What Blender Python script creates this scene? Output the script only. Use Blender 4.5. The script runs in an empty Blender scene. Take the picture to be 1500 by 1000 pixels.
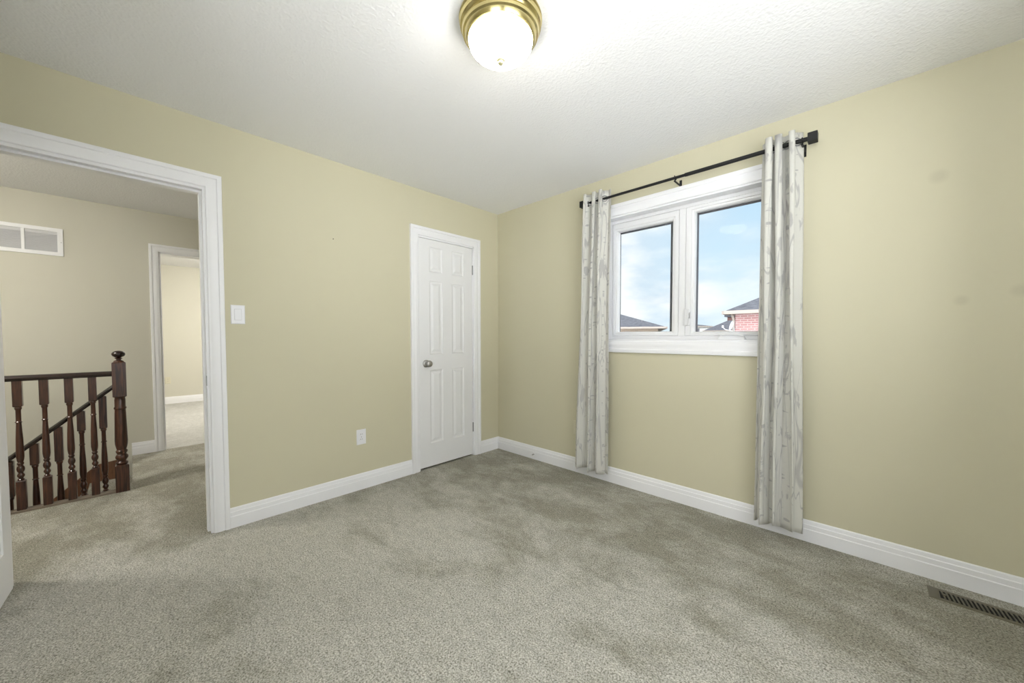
import bpy, bmesh, math, random
from mathutils import Vector, Matrix
S = bpy.context.scene
COL = S.collection
PI = math.pi
random.seed(7)

# ------------------------------------------------------------------ camera
def make_camera():
    cx, cy, cz, yaw, pitch, roll, f, ppy = 2.8031, -2.6802, 1.1722, 0.76988, -0.032272, -0.001197, 540.757, 510.87
    fw = Vector((-math.sin(yaw) * math.cos(pitch), math.cos(yaw) * math.cos(pitch), math.sin(pitch)))
    r = Vector((math.cos(yaw), math.sin(yaw), 0))
    u = r.cross(fw)
    r2 = math.cos(roll) * r + math.sin(roll) * u
    u2 = -math.sin(roll) * r + math.cos(roll) * u
    cam = bpy.data.cameras.new('camera')
    cam.sensor_width = 36
    cam.sensor_fit = 'HORIZONTAL'
    cam.lens = f * 36 / 1500
    cam.shift_y = (ppy - 500) / 1500
    cam.clip_start = .03
    cam.clip_end = 2000
    o = bpy.data.objects.new('camera', cam)
    COL.objects.link(o)
    m = Matrix((r2, u2, -fw)).transposed().to_4x4()
    m.translation = (cx, cy, cz)
    o.matrix_world = m
    S.camera = o
make_camera()

# ------------------------------------------------------------------ world and exposure
LAMP = 30.0          # radiance of the glowing glass dome
HALLFILL = 150.0  # unseen fixture added to brighten the hall
FARFILL = 330.0  # unseen fixture added to brighten the far room
SKY = 1.0
FILLSKY = 5.5         # fill boost of the unseen sky half behind the camera
FILLGROUND = 12.0      # fill boost below the horizon there, added to lift the ceiling
S.view_settings.view_transform = 'Standard'
S.view_settings.look = 'None'
S.view_settings.gamma = 1
S.view_settings.use_curve_mapping = False
S.view_settings.exposure = 0.27

def make_world():
    w = bpy.data.worlds.new('sky')
    S.world = w
    w.use_nodes = True
    N = w.node_tree.nodes
    L = w.node_tree.links
    N.clear()
    tc = N.new('ShaderNodeTexCoord')
    sep = N.new('ShaderNodeSeparateXYZ')
    L.new(tc.outputs['Generated'], sep.inputs[0])
    grad = N.new('ShaderNodeValToRGB')
    e = grad.color_ramp.elements
    e[0].position = -.02; e[0].color = (.70, .82, .90, 1)
    e[1].position = .55; e[1].color = (.33, .54, .78, 1)
    m = e.new(.18); m.color = (.58, .75, .88, 1)
    e[0].position = 0.0
    L.new(sep.outputs[2], grad.inputs[0])
    mp = N.new('ShaderNodeMapping')
    mp.inputs['Scale'].default_value = (1.0, 1.0, 2.3)
    mp.inputs['Location'].default_value = (.35, .1, .2)
    L.new(tc.outputs['Generated'], mp.inputs[0])
    n1 = N.new('ShaderNodeTexNoise')
    n1.inputs['Scale'].default_value = 3.4
    n1.inputs['Detail'].default_value = 6
    n1.inputs['Roughness'].default_value = .52
    n1.inputs['Distortion'].default_value = .25
    L.new(mp.outputs[0], n1.inputs['Vector'])
    r1 = N.new('ShaderNodeValToRGB')
    r1.color_ramp.elements[0].position = .40
    r1.color_ramp.elements[1].position = .66
    L.new(n1.outputs[0], r1.inputs[0])
    # hazier and whiter to the west of the view
    ma = N.new('ShaderNodeMapRange')
    ma.inputs[1].default_value = -.44; ma.inputs[2].default_value = -.24
    ma.inputs[3].default_value = .95; ma.inputs[4].default_value = .0
    L.new(sep.outputs[0], ma.inputs[0])
    mx = N.new('ShaderNodeMath'); mx.operation = 'MAXIMUM'
    L.new(r1.outputs[0], mx.inputs[0]); L.new(ma.outputs[0], mx.inputs[1])
    n2 = N.new('ShaderNodeTexNoise')
    n2.inputs['Scale'].default_value = 5.5
    n2.inputs['Detail'].default_value = 5
    L.new(mp.outputs[0], n2.inputs['Vector'])
    cl = N.new('ShaderNodeValToRGB')
    cl.color_ramp.elements[0].position = .38; cl.color_ramp.elements[0].color = (.62, .72, .82, 1)
    cl.color_ramp.elements[1].position = .55; cl.color_ramp.elements[1].color = (.90, .91, .92, 1)
    L.new(n2.outputs[0], cl.inputs[0])
    mix = N.new('ShaderNodeMixRGB')
    L.new(mx.outputs[0], mix.inputs[0]); L.new(grad.outputs[0], mix.inputs[1]); L.new(cl.outputs[0], mix.inputs[2])
    bg = N.new('ShaderNodeBackground')
    # sky and lower half behind the camera boosted as fill for the added windows
    sun = N.new('ShaderNodeMapRange'); sun.interpolation_type = 'SMOOTHSTEP'  # mask of the boosted fill half behind the camera
    sun.inputs[1].default_value = .0; sun.inputs[2].default_value = .35
    sun.inputs[3].default_value = SKY; sun.inputs[4].default_value = SKY * FILLSKY
    sun.inputs[3].default_value = 0; sun.inputs[4].default_value = 1
    sd = N.new('ShaderNodeVectorMath'); sd.operation = 'DOT_PRODUCT'; sd.inputs[1].default_value = (.707, -.707, 0)
    L.new(tc.outputs['Generated'], sd.inputs[0]); L.new(sd.outputs['Value'], sun.inputs[0])
    gz = N.new('ShaderNodeMapRange'); gz.interpolation_type = 'SMOOTHSTEP'
    gz.inputs[1].default_value = .06; gz.inputs[2].default_value = -.06
    gz.inputs[3].default_value = SKY * FILLSKY; gz.inputs[4].default_value = SKY * FILLGROUND
    L.new(sep.outputs[2], gz.inputs[0])
    st = N.new('ShaderNodeMixRGB'); st.inputs[1].default_value = (SKY, SKY, SKY, 1)
    L.new(sun.outputs[0], st.inputs[0]); L.new(gz.outputs[0], st.inputs[2]); L.new(st.outputs[0], bg.inputs[1])
    mc = N.new('ShaderNodeMixRGB'); mc.inputs[2].default_value = (.79, .79, .815, 1)
    L.new(sun.outputs[0], mc.inputs[0]); L.new(mix.outputs[0], mc.inputs[1])
    mix = mc
    L.new(mix.outputs[0], bg.inputs[0])
    out = N.new('ShaderNodeOutputWorld')
    L.new(bg.outputs[0], out.inputs[0])
make_world()

def make_sun():
    l = bpy.data.lights.new('sun', 'SUN')
    l.energy = .5
    l.angle = .02
    o = bpy.data.objects.new('sun', l)
    COL.objects.link(o)
    # shines from behind the house, over its roof, onto the neighbours
    o.rotation_euler = Vector((.35, .8, -.62)).to_track_quat('-Z', 'Y').to_euler()
make_sun()

# ------------------------------------------------------------------ materials
def newmat(name):
    m = bpy.data.materials.new(name)
    m.use_nodes = True
    N = m.node_tree.nodes
    return m, N, m.node_tree.links, N['Principled BSDF']

def mat(name, col, rough=.5, metal=0, bump=0, bscale=100, var=0, vscale=8, dist=.002):
    m, N, L, b = newmat(name)
    b.inputs['Base Color'].default_value = (*col, 1)
    b.inputs['Roughness'].default_value = rough
    b.inputs['Metallic'].default_value = metal
    tc = N.new('ShaderNodeTexCoord')
    if var:
        n = N.new('ShaderNodeTexNoise'); n.inputs['Scale'].default_value = vscale; n.inputs['Detail'].default_value = 4
        L.new(tc.outputs['Object'], n.inputs['Vector'])
        mx = N.new('ShaderNodeMixRGB')
        mx.inputs[1].default_value = (*[c * (1 - var) for c in col], 1)
        mx.inputs[2].default_value = (*[min(1, c * (1 + var)) for c in col], 1)
        L.new(n.outputs[0], mx.inputs[0]); L.new(mx.outputs[0], b.inputs['Base Color'])
    if bump:
        n = N.new('ShaderNodeTexNoise'); n.inputs['Scale'].default_value = bscale; n.inputs['Detail'].default_value = 3
        L.new(tc.outputs['Object'], n.inputs['Vector'])
        bp = N.new('ShaderNodeBump'); bp.inputs['Strength'].default_value = bump; bp.inputs['Distance'].default_value = dist
        L.new(n.outputs[0], bp.inputs['Height']); L.new(bp.outputs[0], b.inputs['Normal'])
    return m

def paint_mat(name, col, spots=()):
    m, N, L, b = newmat(name)
    b.inputs['Roughness'].default_value = .6
    b.inputs['Specular IOR Level'].default_value = .25
    tc = N.new('ShaderNodeTexCoord')
    n = N.new('ShaderNodeTexNoise'); n.inputs['Scale'].default_value = 260; n.inputs['Detail'].default_value = 3
    L.new(tc.outputs['Object'], n.inputs['Vector'])
    bp = N.new('ShaderNodeBump'); bp.inputs['Strength'].default_value = .08; bp.inputs['Distance'].default_value = .001
    L.new(n.outputs[0], bp.inputs['Height']); L.new(bp.outputs[0], b.inputs['Normal'])
    last = None
    n2 = N.new('ShaderNodeTexNoise'); n2.inputs['Scale'].default_value = 1.6; n2.inputs['Detail'].default_value = 2
    L.new(tc.outputs['Object'], n2.inputs['Vector'])
    mx = N.new('ShaderNodeMixRGB')
    mx.inputs[1].default_value = (*[c * .985 for c in col], 1); mx.inputs[2].default_value = (*[c * 1.015 for c in col], 1)
    L.new(n2.outputs[0], mx.inputs[0]); last = mx.outputs[0]
    for (x, y, z, r) in spots:       # scuffs on the paint
        d = N.new('ShaderNodeVectorMath'); d.operation = 'DISTANCE'
        d.inputs[1].default_value = (x, y, z)
        L.new(tc.outputs['Object'], d.inputs[0])
        mr = N.new('ShaderNodeMapRange'); mr.inputs[1].default_value = r * .35; mr.inputs[2].default_value = r
        mr.inputs[3].default_value = .12; mr.inputs[4].default_value = 0
        L.new(d.outputs['Value'], mr.inputs[0])
        k = N.new('ShaderNodeMixRGB'); k.inputs[2].default_value = (.12, .10, .06, 1)
        L.new(mr.outputs[0], k.inputs[0]); L.new(last, k.inputs[1]); last = k.outputs[0]
    L.new(last, b.inputs['Base Color'])
    return m

def carpet_mat(name, c_lo, c_hi, patch=.5):
    m, N, L, b = newmat(name)
    b.inputs['Roughness'].default_value = 1
    b.inputs['Specular IOR Level'].default_value = .1
    b.inputs['Sheen Weight'].default_value = .15
    tc = N.new('ShaderNodeTexCoord')
    V = tc.outputs['Object']
    def noise(s, d, rough=.5, dist=0, vec=V):
        n = N.new('ShaderNodeTexNoise'); n.inputs['Scale'].default_value = s; n.inputs['Detail'].default_value = d
        n.inputs['Roughness'].default_value = rough; n.inputs['Distortion'].default_value = dist
        L.new(vec, n.inputs['Vector']); return n.outputs[0]
    fib = noise(170, 3, .7, .6)
    rf = N.new('ShaderNodeMapRange'); rf.inputs[1].default_value = .36; rf.inputs[2].default_value = .62
    L.new(fib, rf.inputs[0])
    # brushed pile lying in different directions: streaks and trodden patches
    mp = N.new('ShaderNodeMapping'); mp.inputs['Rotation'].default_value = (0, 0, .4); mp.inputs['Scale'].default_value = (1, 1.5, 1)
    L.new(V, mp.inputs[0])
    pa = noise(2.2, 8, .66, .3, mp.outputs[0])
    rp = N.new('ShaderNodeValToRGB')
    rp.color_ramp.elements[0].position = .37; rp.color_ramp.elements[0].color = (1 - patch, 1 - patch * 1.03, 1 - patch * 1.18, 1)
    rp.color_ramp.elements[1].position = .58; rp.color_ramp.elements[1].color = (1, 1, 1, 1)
    # painted light falloff: paler in mid-bedroom, darker by the window wall and hall
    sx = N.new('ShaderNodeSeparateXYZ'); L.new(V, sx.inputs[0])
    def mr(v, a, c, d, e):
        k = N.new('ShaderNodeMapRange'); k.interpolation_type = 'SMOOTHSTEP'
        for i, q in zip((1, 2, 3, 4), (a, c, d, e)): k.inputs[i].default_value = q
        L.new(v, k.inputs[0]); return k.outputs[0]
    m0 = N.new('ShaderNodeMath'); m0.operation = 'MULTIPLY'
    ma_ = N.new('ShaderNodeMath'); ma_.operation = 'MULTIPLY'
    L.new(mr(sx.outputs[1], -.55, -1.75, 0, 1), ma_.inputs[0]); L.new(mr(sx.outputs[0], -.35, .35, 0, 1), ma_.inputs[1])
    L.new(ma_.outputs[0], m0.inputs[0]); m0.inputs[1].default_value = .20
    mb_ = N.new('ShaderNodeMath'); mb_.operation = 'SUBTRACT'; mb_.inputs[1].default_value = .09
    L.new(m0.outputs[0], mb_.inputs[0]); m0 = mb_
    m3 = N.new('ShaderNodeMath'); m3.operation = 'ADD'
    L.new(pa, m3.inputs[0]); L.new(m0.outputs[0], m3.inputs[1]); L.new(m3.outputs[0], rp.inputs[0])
    pb = noise(14, 4, .65, .2, mp.outputs[0])
    rb = N.new('ShaderNodeMapRange'); rb.inputs[1].default_value = .35; rb.inputs[2].default_value = .6
    rb.inputs[3].default_value = .90; rb.inputs[4].default_value = 1.04
    L.new(pb, rb.inputs[0])
    mx = N.new('ShaderNodeMixRGB'); mx.inputs[1].default_value = (*c_lo, 1); mx.inputs[2].default_value = (*c_hi, 1)
    L.new(rf.outputs[0], mx.inputs[0])
    m1 = N.new('ShaderNodeMixRGB'); m1.blend_type = 'MULTIPLY'; m1.inputs[0].default_value = 1
    L.new(mx.outputs[0], m1.inputs[1]); L.new(rp.outputs[0], m1.inputs[2])
    m2 = N.new('ShaderNodeMixRGB'); m2.blend_type = 'MULTIPLY'; m2.inputs[0].default_value = 1
    L.new(m1.outputs[0], m2.inputs[1]); L.new(rb.outputs[0], m2.inputs[2])
    L.new(m2.outputs[0], b.inputs['Base Color'])
    bp = N.new('ShaderNodeBump'); bp.inputs['Strength'].default_value = .8; bp.inputs['Distance'].default_value = .006
    L.new(fib, bp.inputs['Height'])
    bp2 = N.new('ShaderNodeBump'); bp2.inputs['Strength'].default_value = .35; bp2.inputs['Distance'].default_value = .03
    L.new(pb, bp2.inputs['Height']); L.new(bp2.outputs[0], bp.inputs['Normal']); L.new(bp.outputs[0], b.inputs['Normal'])
    return m

def stucco_mat(name, col):
    m, N, L, b = newmat(name)
    b.inputs['Base Color'].default_value = (*col, 1)
    b.inputs['Roughness'].default_value = .9
    b.inputs['Specular IOR Level'].default_value = .15
    tc = N.new('ShaderNodeTexCoord')
    v = N.new('ShaderNodeTexVoronoi'); v.inputs['Scale'].default_value = 95; v.feature = 'SMOOTH_F1'
    n = N.new('ShaderNodeTexNoise'); n.inputs['Scale'].default_value = 60; n.inputs['Detail'].default_value = 4
    L.new(tc.outputs['Object'], v.inputs['Vector']); L.new(tc.outputs['Object'], n.inputs['Vector'])
    a = N.new('ShaderNodeMath'); a.operation = 'MULTIPLY'
    L.new(v.outputs['Distance'], a.inputs[0]); L.new(n.outputs[0], a.inputs[1])
    bp = N.new('ShaderNodeBump'); bp.inputs['Strength'].default_value = .55; bp.inputs['Distance'].default_value = .006
    L.new(a.outputs[0], bp.inputs['Height']); L.new(bp.outputs[0], b.inputs['Normal'])
    return m

def wood_mat(name, c1, c2, rough=.3):
    m, N, L, b = newmat(name)
    b.inputs['Roughness'].default_value = rough
    b.inputs['Coat Weight'].default_value = .25
    tc = N.new('ShaderNodeTexCoord')
    mp = N.new('ShaderNodeMapping'); mp.inputs['Scale'].default_value = (40, 40, 3)
    L.new(tc.outputs['Object'], mp.inputs[0])
    n = N.new('ShaderNodeTexNoise'); n.inputs['Scale'].default_value = 1.6; n.inputs['Detail'].default_value = 5; n.inputs['Distortion'].default_value = 1.2
    L.new(mp.outputs[0], n.inputs['Vector'])
    r = N.new('ShaderNodeValToRGB'); r.color_ramp.elements[0].position = .35; r.color_ramp.elements[1].position = .68
    r.color_ramp.elements[0].color = (*c1, 1); r.color_ramp.elements[1].color = (*c2, 1)
    L.new(n.outputs[0], r.inputs[0]); L.new(r.outputs[0], b.inputs['Base Color'])
    return m

def curtain_mat(name):
    m, N, L, b = newmat(name)
    b.inputs['Roughness'].default_value = .75
    b.inputs['Specular IOR Level'].default_value = .3
    b.inputs['Sheen Weight'].default_value = .3
    uv = N.new('ShaderNodeUVMap'); uv.uv_map = 'UVMap'
    def mapped(sx, sy, ox=0, oy=0):
        mp = N.new('ShaderNodeMapping'); mp.inputs['Scale'].default_value = (sx, sy, 1); mp.inputs['Location'].default_value = (ox, oy, 0)
        L.new(uv.outputs[0], mp.inputs[0]); return mp.outputs[0]
    def noise(vec, s, d, dist=0):
        n = N.new('ShaderNodeTexNoise'); n.inputs['Scale'].default_value = s; n.inputs['Detail'].default_value = d
        n.inputs['Distortion'].default_value = dist; L.new(vec, n.inputs['Vector']); return n.outputs[0]
    def math_(op, a, bb=None):
        k = N.new('ShaderNodeMath'); k.operation = op
        for i, v in enumerate((a, bb)):
            if v is None: continue
            if isinstance(v, (int, float)): k.inputs[i].default_value = v
            else: L.new(v, k.inputs[i])
        return k.outputs[0]
    def rng(v, a, c, d, e):
        k = N.new('ShaderNodeMapRange')
        for i, q in zip((1, 2, 3, 4), (a, c, d, e)): k.inputs[i].default_value = q
        L.new(v, k.inputs[0]); return k.outputs[0]
    # trunk and twig outlines
    a1 = noise(mapped(5, .8), 1.5, 2, .4)
    line = rng(math_('ABSOLUTE', math_('SUBTRACT', a1, .53)), .004, .012, .9, 0)
    a1b = noise(mapped(6, .6, 3.7, 1.3), 1.4, 2, .6)
    line2 = rng(math_('ABSOLUTE', math_('SUBTRACT', a1b, .44)), .003, .009, .8, 0)
    # bark patches and short cross ticks
    a2 = noise(mapped(9, 3.2, 1.1, 5), 1.8, 4, .4)
    blot = rng(a2, .60, .64, 0, 1)
    a3 = noise(mapped(5, 26, 8, 2), 1.4, 2, .2)
    tick = math_('MULTIPLY', rng(a3, .60, .66, 0, 1), rng(noise(mapped(11, .25, 2, 9), 1.3, 1), .52, .56, 0, 1))
    p = math_('MAXIMUM', math_('MAXIMUM', line, line2), math_('MAXIMUM', math_('MULTIPLY', blot, .8), tick))
    mx = N.new('ShaderNodeMixRGB')
    mx.inputs[1].default_value = (.74, .73, .68, 1); mx.inputs[2].default_value = (.50, .49, .475, 1)
    L.new(p, mx.inputs[0]); L.new(mx.outputs[0], b.inputs['Base Color'])
    w = N.new('ShaderNodeTexNoise'); w.inputs['Scale'].default_value = 900
    L.new(uv.outputs[0], w.inputs['Vector'])
    bp = N.new('ShaderNodeBump'); bp.inputs['Strength'].default_value = .1; bp.inputs['Distance'].default_value = .001
    L.new(w.outputs[0], bp.inputs['Height']); L.new(bp.outputs[0], b.inputs['Normal'])
    tr = N.new('ShaderNodeBsdfTranslucent'); L.new(mx.outputs[0], tr.inputs[0])
    ms = N.new('ShaderNodeMixShader'); ms.inputs[0].default_value = .22
    L.new(b.outputs[0], ms.inputs[1]); L.new(tr.outputs[0], ms.inputs[2])
    L.new(ms.outputs[0], N['Material Output'].inputs[0])
    return m

def brick_mat(name, c1, c2, mortar, axis='xz'):
    m, N, L, b = newmat(name)
    b.inputs['Roughness'].default_value = .9
    tc = N.new('ShaderNodeTexCoord')
    sp = N.new('ShaderNodeSeparateXYZ'); cb = N.new('ShaderNodeCombineXYZ')
    L.new(tc.outputs['Object'], sp.inputs[0])
    ad = N.new('ShaderNodeMath'); ad.operation = 'ADD'
    L.new(sp.outputs[0], ad.inputs[0]); L.new(sp.outputs[1], ad.inputs[1])
    L.new(ad.outputs[0], cb.inputs[0]); L.new(sp.outputs[2], cb.inputs[1])
    br = N.new('ShaderNodeTexBrick')
    br.inputs['Scale'].default_value = 1
    br.inputs['Color1'].default_value = (*c1, 1); br.inputs['Color2'].default_value = (*c2, 1); br.inputs['Mortar'].default_value = (*mortar, 1)
    br.inputs['Brick Width'].default_value = .26; br.inputs['Row Height'].default_value = .09; br.inputs['Mortar Size'].default_value = .014
    L.new(cb.outputs[0], br.inputs['Vector']); L.new(br.outputs[0], b.inputs['Base Color'])
    return m

def shingle_mat(name, c1, c2):
    m, N, L, b = newmat(name)
    b.inputs['Roughness'].default_value = .95
    tc = N.new('ShaderNodeTexCoord')
    mp = N.new('ShaderNodeMapping'); mp.inputs['Scale'].default_value = (3, 3, 14)
    L.new(tc.outputs['Object'], mp.inputs[0])
    n = N.new('ShaderNodeTexNoise'); n.inputs['Scale'].default_value = 1.5; n.inputs['Detail'].default_value = 5
    L.new(mp.outputs[0], n.inputs['Vector'])
    r = N.new('ShaderNodeValToRGB'); r.color_ramp.elements[0].position = .35; r.color_ramp.elements[1].position = .65
    r.color_ramp.elements[0].color = (*c1, 1); r.color_ramp.elements[1].color = (*c2, 1)
    L.new(n.outputs[0], r.inputs[0]); L.new(r.outputs[0], b.inputs['Base Color'])
    return m

def glass_mat():
    m, N, L, b = newmat('window glass')
    N.remove(b)
    t = N.new('ShaderNodeBsdfTransparent'); t.inputs[0].default_value = (.97, .985, .98, 1)
    g = N.new('ShaderNodeBsdfGlossy'); g.inputs['Roughness'].default_value = .0
    f = N.new('ShaderNodeFresnel'); f.inputs[0].default_value = 1.07
    ms = N.new('ShaderNodeMixShader')
    L.new(f.outputs[0], ms.inputs[0]); L.new(t.outputs[0], ms.inputs[1]); L.new(g.outputs[0], ms.inputs[2])
    L.new(ms.outputs[0], N['Material Output'].inputs[0])
    return m

def glow_mat(name, s, col=(1, .97, .90)):
    m, N, L, b = newmat(name)
    b.inputs['Base Color'].default_value = (.9, .9, .86, 1)
    b.inputs['Roughness'].default_value = .25
    b.inputs['Emission Color'].default_value = (*col, 1)
    b.inputs['Emission Strength'].default_value = s
    return m

M = {}
M['wall'] = paint_mat('yellow beige wall paint', (.61, .575, .422),
    [(3.02, 0, 1.93, .04), (3.103, 0, 1.339, .03), (3.266, 0, 1.371, .035)])
M['hallwall'] = paint_mat('hall cream wall paint', (.62, .60, .515))
M['ceiling'] = stucco_mat('white stippled ceiling', (.88, .88, .89))
M['white'] = mat('white gloss trim paint', (.86, .86, .88), .35)
M['door'] = mat('white door paint', (.82, .82, .83), .4)
M['vinyl'] = mat('white window vinyl', (.80, .80, .81), .3)
M['gasket'] = mat('dark grey window gasket', (.10, .10, .115), .5)
M['plastic'] = mat('white switch plastic', (.80, .80, .83), .3)
M['slot'] = mat('dark slot', (.02, .02, .02), .8)
M['beigeplastic'] = mat('cream outlet plastic', (.66, .62, .48), .4)
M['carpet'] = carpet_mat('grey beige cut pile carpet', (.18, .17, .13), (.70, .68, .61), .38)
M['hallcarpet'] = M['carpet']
M['farcarpet'] = carpet_mat('pale grey carpet', (.42, .41, .39), (.68, .67, .64), .12)
M['brass'] = mat('polished antique brass', (.60, .51, .24), .22, 1)
M['finial'] = mat('dull brass', (.50, .47, .28), .5, .3)
M['nickel'] = mat('satin nickel', (.42, .41, .40), .35, 1)
M['steel'] = mat('grey hinge steel', (.35, .35, .35), .4, 1)
M['black'] = mat('black iron curtain rod', (.003, .003, .0035), .6)
M['wood'] = wood_mat('dark stained turned wood', (.022, .008, .005), (.10, .036, .018))
M['rail'] = wood_mat('almost black stained handrail', (.010, .005, .004), (.028, .012, .009), .25)
M['stringer'] = wood_mat('brown stained stair skirt', (.10, .045, .022), (.20, .09, .045), .4)
M['shoe'] = mat('grey brown edge board', (.20, .16, .12), .5)
M['register'] = mat('olive brown metal floor register', (.17, .155, .115), .45, .5)
M['curtain'] = curtain_mat('white birch print curtain')
M['glass'] = glass_mat()
M['dark'] = mat('duct dark', (.01, .01, .008), .9)
M['ventback'] = mat('grey vent louvre', (.60, .60, .62), .5)
M['brick'] = brick_mat('red brick', (.27, .130, .128), (.32, .165, .160), (.38, .30, .29))
M['brickdark'] = brick_mat('dark red brick', (.12, .04, .035), (.15, .06, .05), (.17, .13, .12))
M['tan'] = brick_mat('tan brick', (.26, .20, .155), (.30, .235, .18), (.32, .28, .23))
M['shingle'] = shingle_mat('grey roof shingle', (.060, .062, .075), (.105, .108, .122))
M['fascia'] = mat('cream eaves trim', (.27, .235, .205), .6)
M['siding'] = mat('pale siding', (.30, .30, .295), .7)
M['pale'] = mat('pale rendered wall', (.55, .55, .54), .7)
M['dish'] = mat('white dish', (.5, .5, .5), .4)
M['ground'] = mat('pale distant ground', (.20, .21, .19), .95, var=.2, vscale=.3)
M['hill'] = mat('hazy distant ridge', (.20, .235, .265), 1)

# ------------------------------------------------------------------ mesh helpers
def link(name, bm, m, parent=None, smooth=False, kind=None, loc=None, bevel=0):
    if bm.faces: bmesh.ops.recalc_face_normals(bm, faces=bm.faces)
    me = bpy.data.meshes.new(name)
    bm.to_mesh(me); bm.free()
    mats = m if isinstance(m, (list, tuple)) else [m]
    for k in mats: me.materials.append(k)
    o = bpy.data.objects.new(name, me)
    COL.objects.link(o)
    if smooth:
        for p in me.polygons: p.use_smooth = True
        if smooth != 'all':
            md = o.modifiers.new('edges', 'EDGE_SPLIT'); md.split_angle = math.radians(smooth if smooth is not True else 40)
    if bevel:
        md = o.modifiers.new('bevel', 'BEVEL'); md.width = bevel; md.segments = 2; md.limit_method = 'ANGLE'
    if parent: o.parent = parent
    if kind: o['kind'] = kind
    if loc: o.location = loc
    return o

def tag(o, label, cat, group=None):
    o['label'] = label; o['category'] = cat
    if group: o['group'] = group
    return o

def empty(name, loc=(0, 0, 0), rz=0):
    o = bpy.data.objects.new(name, None)
    o.empty_display_size = .1
    COL.objects.link(o); o.location = loc; o.rotation_euler = (0, 0, rz)
    return o

def box(bm, x0, x1, y0, y1, z0, z1, mi=0):
    v = [bm.verts.new(p) for p in ((x0, y0, z0), (x1, y0, z0), (x1, y1, z0), (x0, y1, z0), (x0, y0, z1), (x1, y0, z1), (x1, y1, z1), (x0, y1, z1))]
    for f in ((0, 3, 2, 1), (4, 5, 6, 7), (0, 1, 5, 4), (1, 2, 6, 5), (2, 3, 7, 6), (3, 0, 4, 7)):
        fc = bm.faces.new([v[i] for i in f]); fc.material_index = mi
    return v

def BX(name, m, x0, x1, y0, y1, z0, z1, parent=None, kind=None, bevel=0):
    bm = bmesh.new(); box(bm, x0, x1, y0, y1, z0, z1)
    return link(name, bm, m, parent, kind=kind, bevel=bevel)

def lathe(bm, prof, seg=32, c=(0, 0, 0), axis='z', flute=None):
    """prof: list of (radius, height)"""
    rings = []
    for r, h in prof:
        ring = []
        if r < 1e-6:
            p = (0, 0, h); ring = [bm.verts.new(orient(p, c, axis))] * seg
        else:
            for k in range(seg):
                a = 2 * PI * k / seg
                rr = r * (1 + (flute(h, k) if flute else 0))
                ring.append(bm.verts.new(orient((rr * math.cos(a), rr * math.sin(a), h), c, axis)))
        rings.append(ring)
    for A, B in zip(rings, rings[1:]):
        for k in range(seg):
            q = [A[k], A[(k + 1) % seg], B[(k + 1) % seg], B[k]]
            q2 = []
            for v in q:
                if v not in q2: q2.append(v)
            if len(q2) > 2: bm.faces.new(q2)
    for ring in (rings[0], rings[-1]):
        if len(set(ring)) == seg: bm.faces.new(ring)

def orient(p, c, axis):
    x, y, z = p
    if axis == 'x': x, y, z = z, x, y
    elif axis == 'y': x, y, z = x, z, y
    return (x + c[0], y + c[1], z + c[2])

def sweep_frame(bm, prof, a, b, lo, hi, to3, closed=False):
    """prof (w,d): w outward from the opening edge, d off the wall; door casing (open at the floor) or closed window casing"""
    cols = []
    for w, d in prof:
        if closed: pts = [(a - w, lo - w), (a - w, hi + w), (b + w, hi + w), (b + w, lo - w)]
        else: pts = [(a - w, lo), (a - w, hi + w), (b + w, hi + w), (b + w, lo)]
        cols.append([bm.verts.new(to3(s, z, d)) for s, z in pts])
    n = len(cols)
    segs = 4 if closed else 3
    for i in range(n):
        A, B = cols[i], cols[(i + 1) % n]
        for k in range(segs):
            bm.faces.new([A[k], A[(k + 1) % 4], B[(k + 1) % 4], B[k]])
    if not closed:
        bm.faces.new([c[0] for c in cols]); bm.faces.new([c[3] for c in cols])

def extrude_prof(bm, prof, p0, p1, to3):
    """prof (z,d) extruded from s=p0 to s=p1; p may be functions of d for mitres"""
    A = [bm.verts.new(to3(p0(d) if callable(p0) else p0, z, d)) for z, d in prof]
    B = [bm.verts.new(to3(p1(d) if callable(p1) else p1, z, d)) for z, d in prof]
    n = len(prof)
    for i in range(n): bm.faces.new([A[i], A[(i + 1) % n], B[(i + 1) % n], B[i]])
    bm.faces.new(A); bm.faces.new(B)

CASE = [(0, 0), (0, .009), (.004, .012), (.012, .012), (.018, .015), (.034, .0165), (.044, .0135), (.050, .0135), (.054, .019), (.068, .021), (.074, .019), (.076, .015), (.076, 0)]
def case_prof(W, t=1): return [(w * W / .076, d * t) for w, d in CASE]
BASE = [(0, 0), (0, .016), (.070, .016), (.074, .013), (.096, .0125), (.100, .009), (.104, .0085), (.117, .0065), (.122, .003), (.122, 0)]

def to_x(x0, s=1): return lambda y, z, d: (x0 + s * d, y, z)      # on a wall x=x0 facing s
def to_y(y0, s=-1): return lambda x, z, d: (x, y0 + s * d, z)

def struct_mesh(name, fn, m, parent=None, **kw):
    bm = bmesh.new(); fn(bm)
    o = link(name, bm, m, parent, **kw)
    if not parent: o['kind'] = 'structure'
    return o

# ------------------------------------------------------------------ room dimensions
H = 2.44
RX, RY = 3.62, -3.27           # bedroom: x 0..RX, y RY..0
OP = (-3.125, -2.355)          # doorway between bedroom and hall
CL = (-.955, -.325)            # closet doorway
DT = 2.05                      # door opening height
HX = -2.45                     # far hall wall
HY0, HY1 = -4.7, -1.0
FD = (-2.465, -1.70)           # doorway in far hall wall
WX, WZ = (1.235, 2.42), (1.14, 2.12)
WEDGE = -2.70                  # where the hall floor ends at the stairs
SX = -1.31                     # side edge of the stairwell

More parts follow.
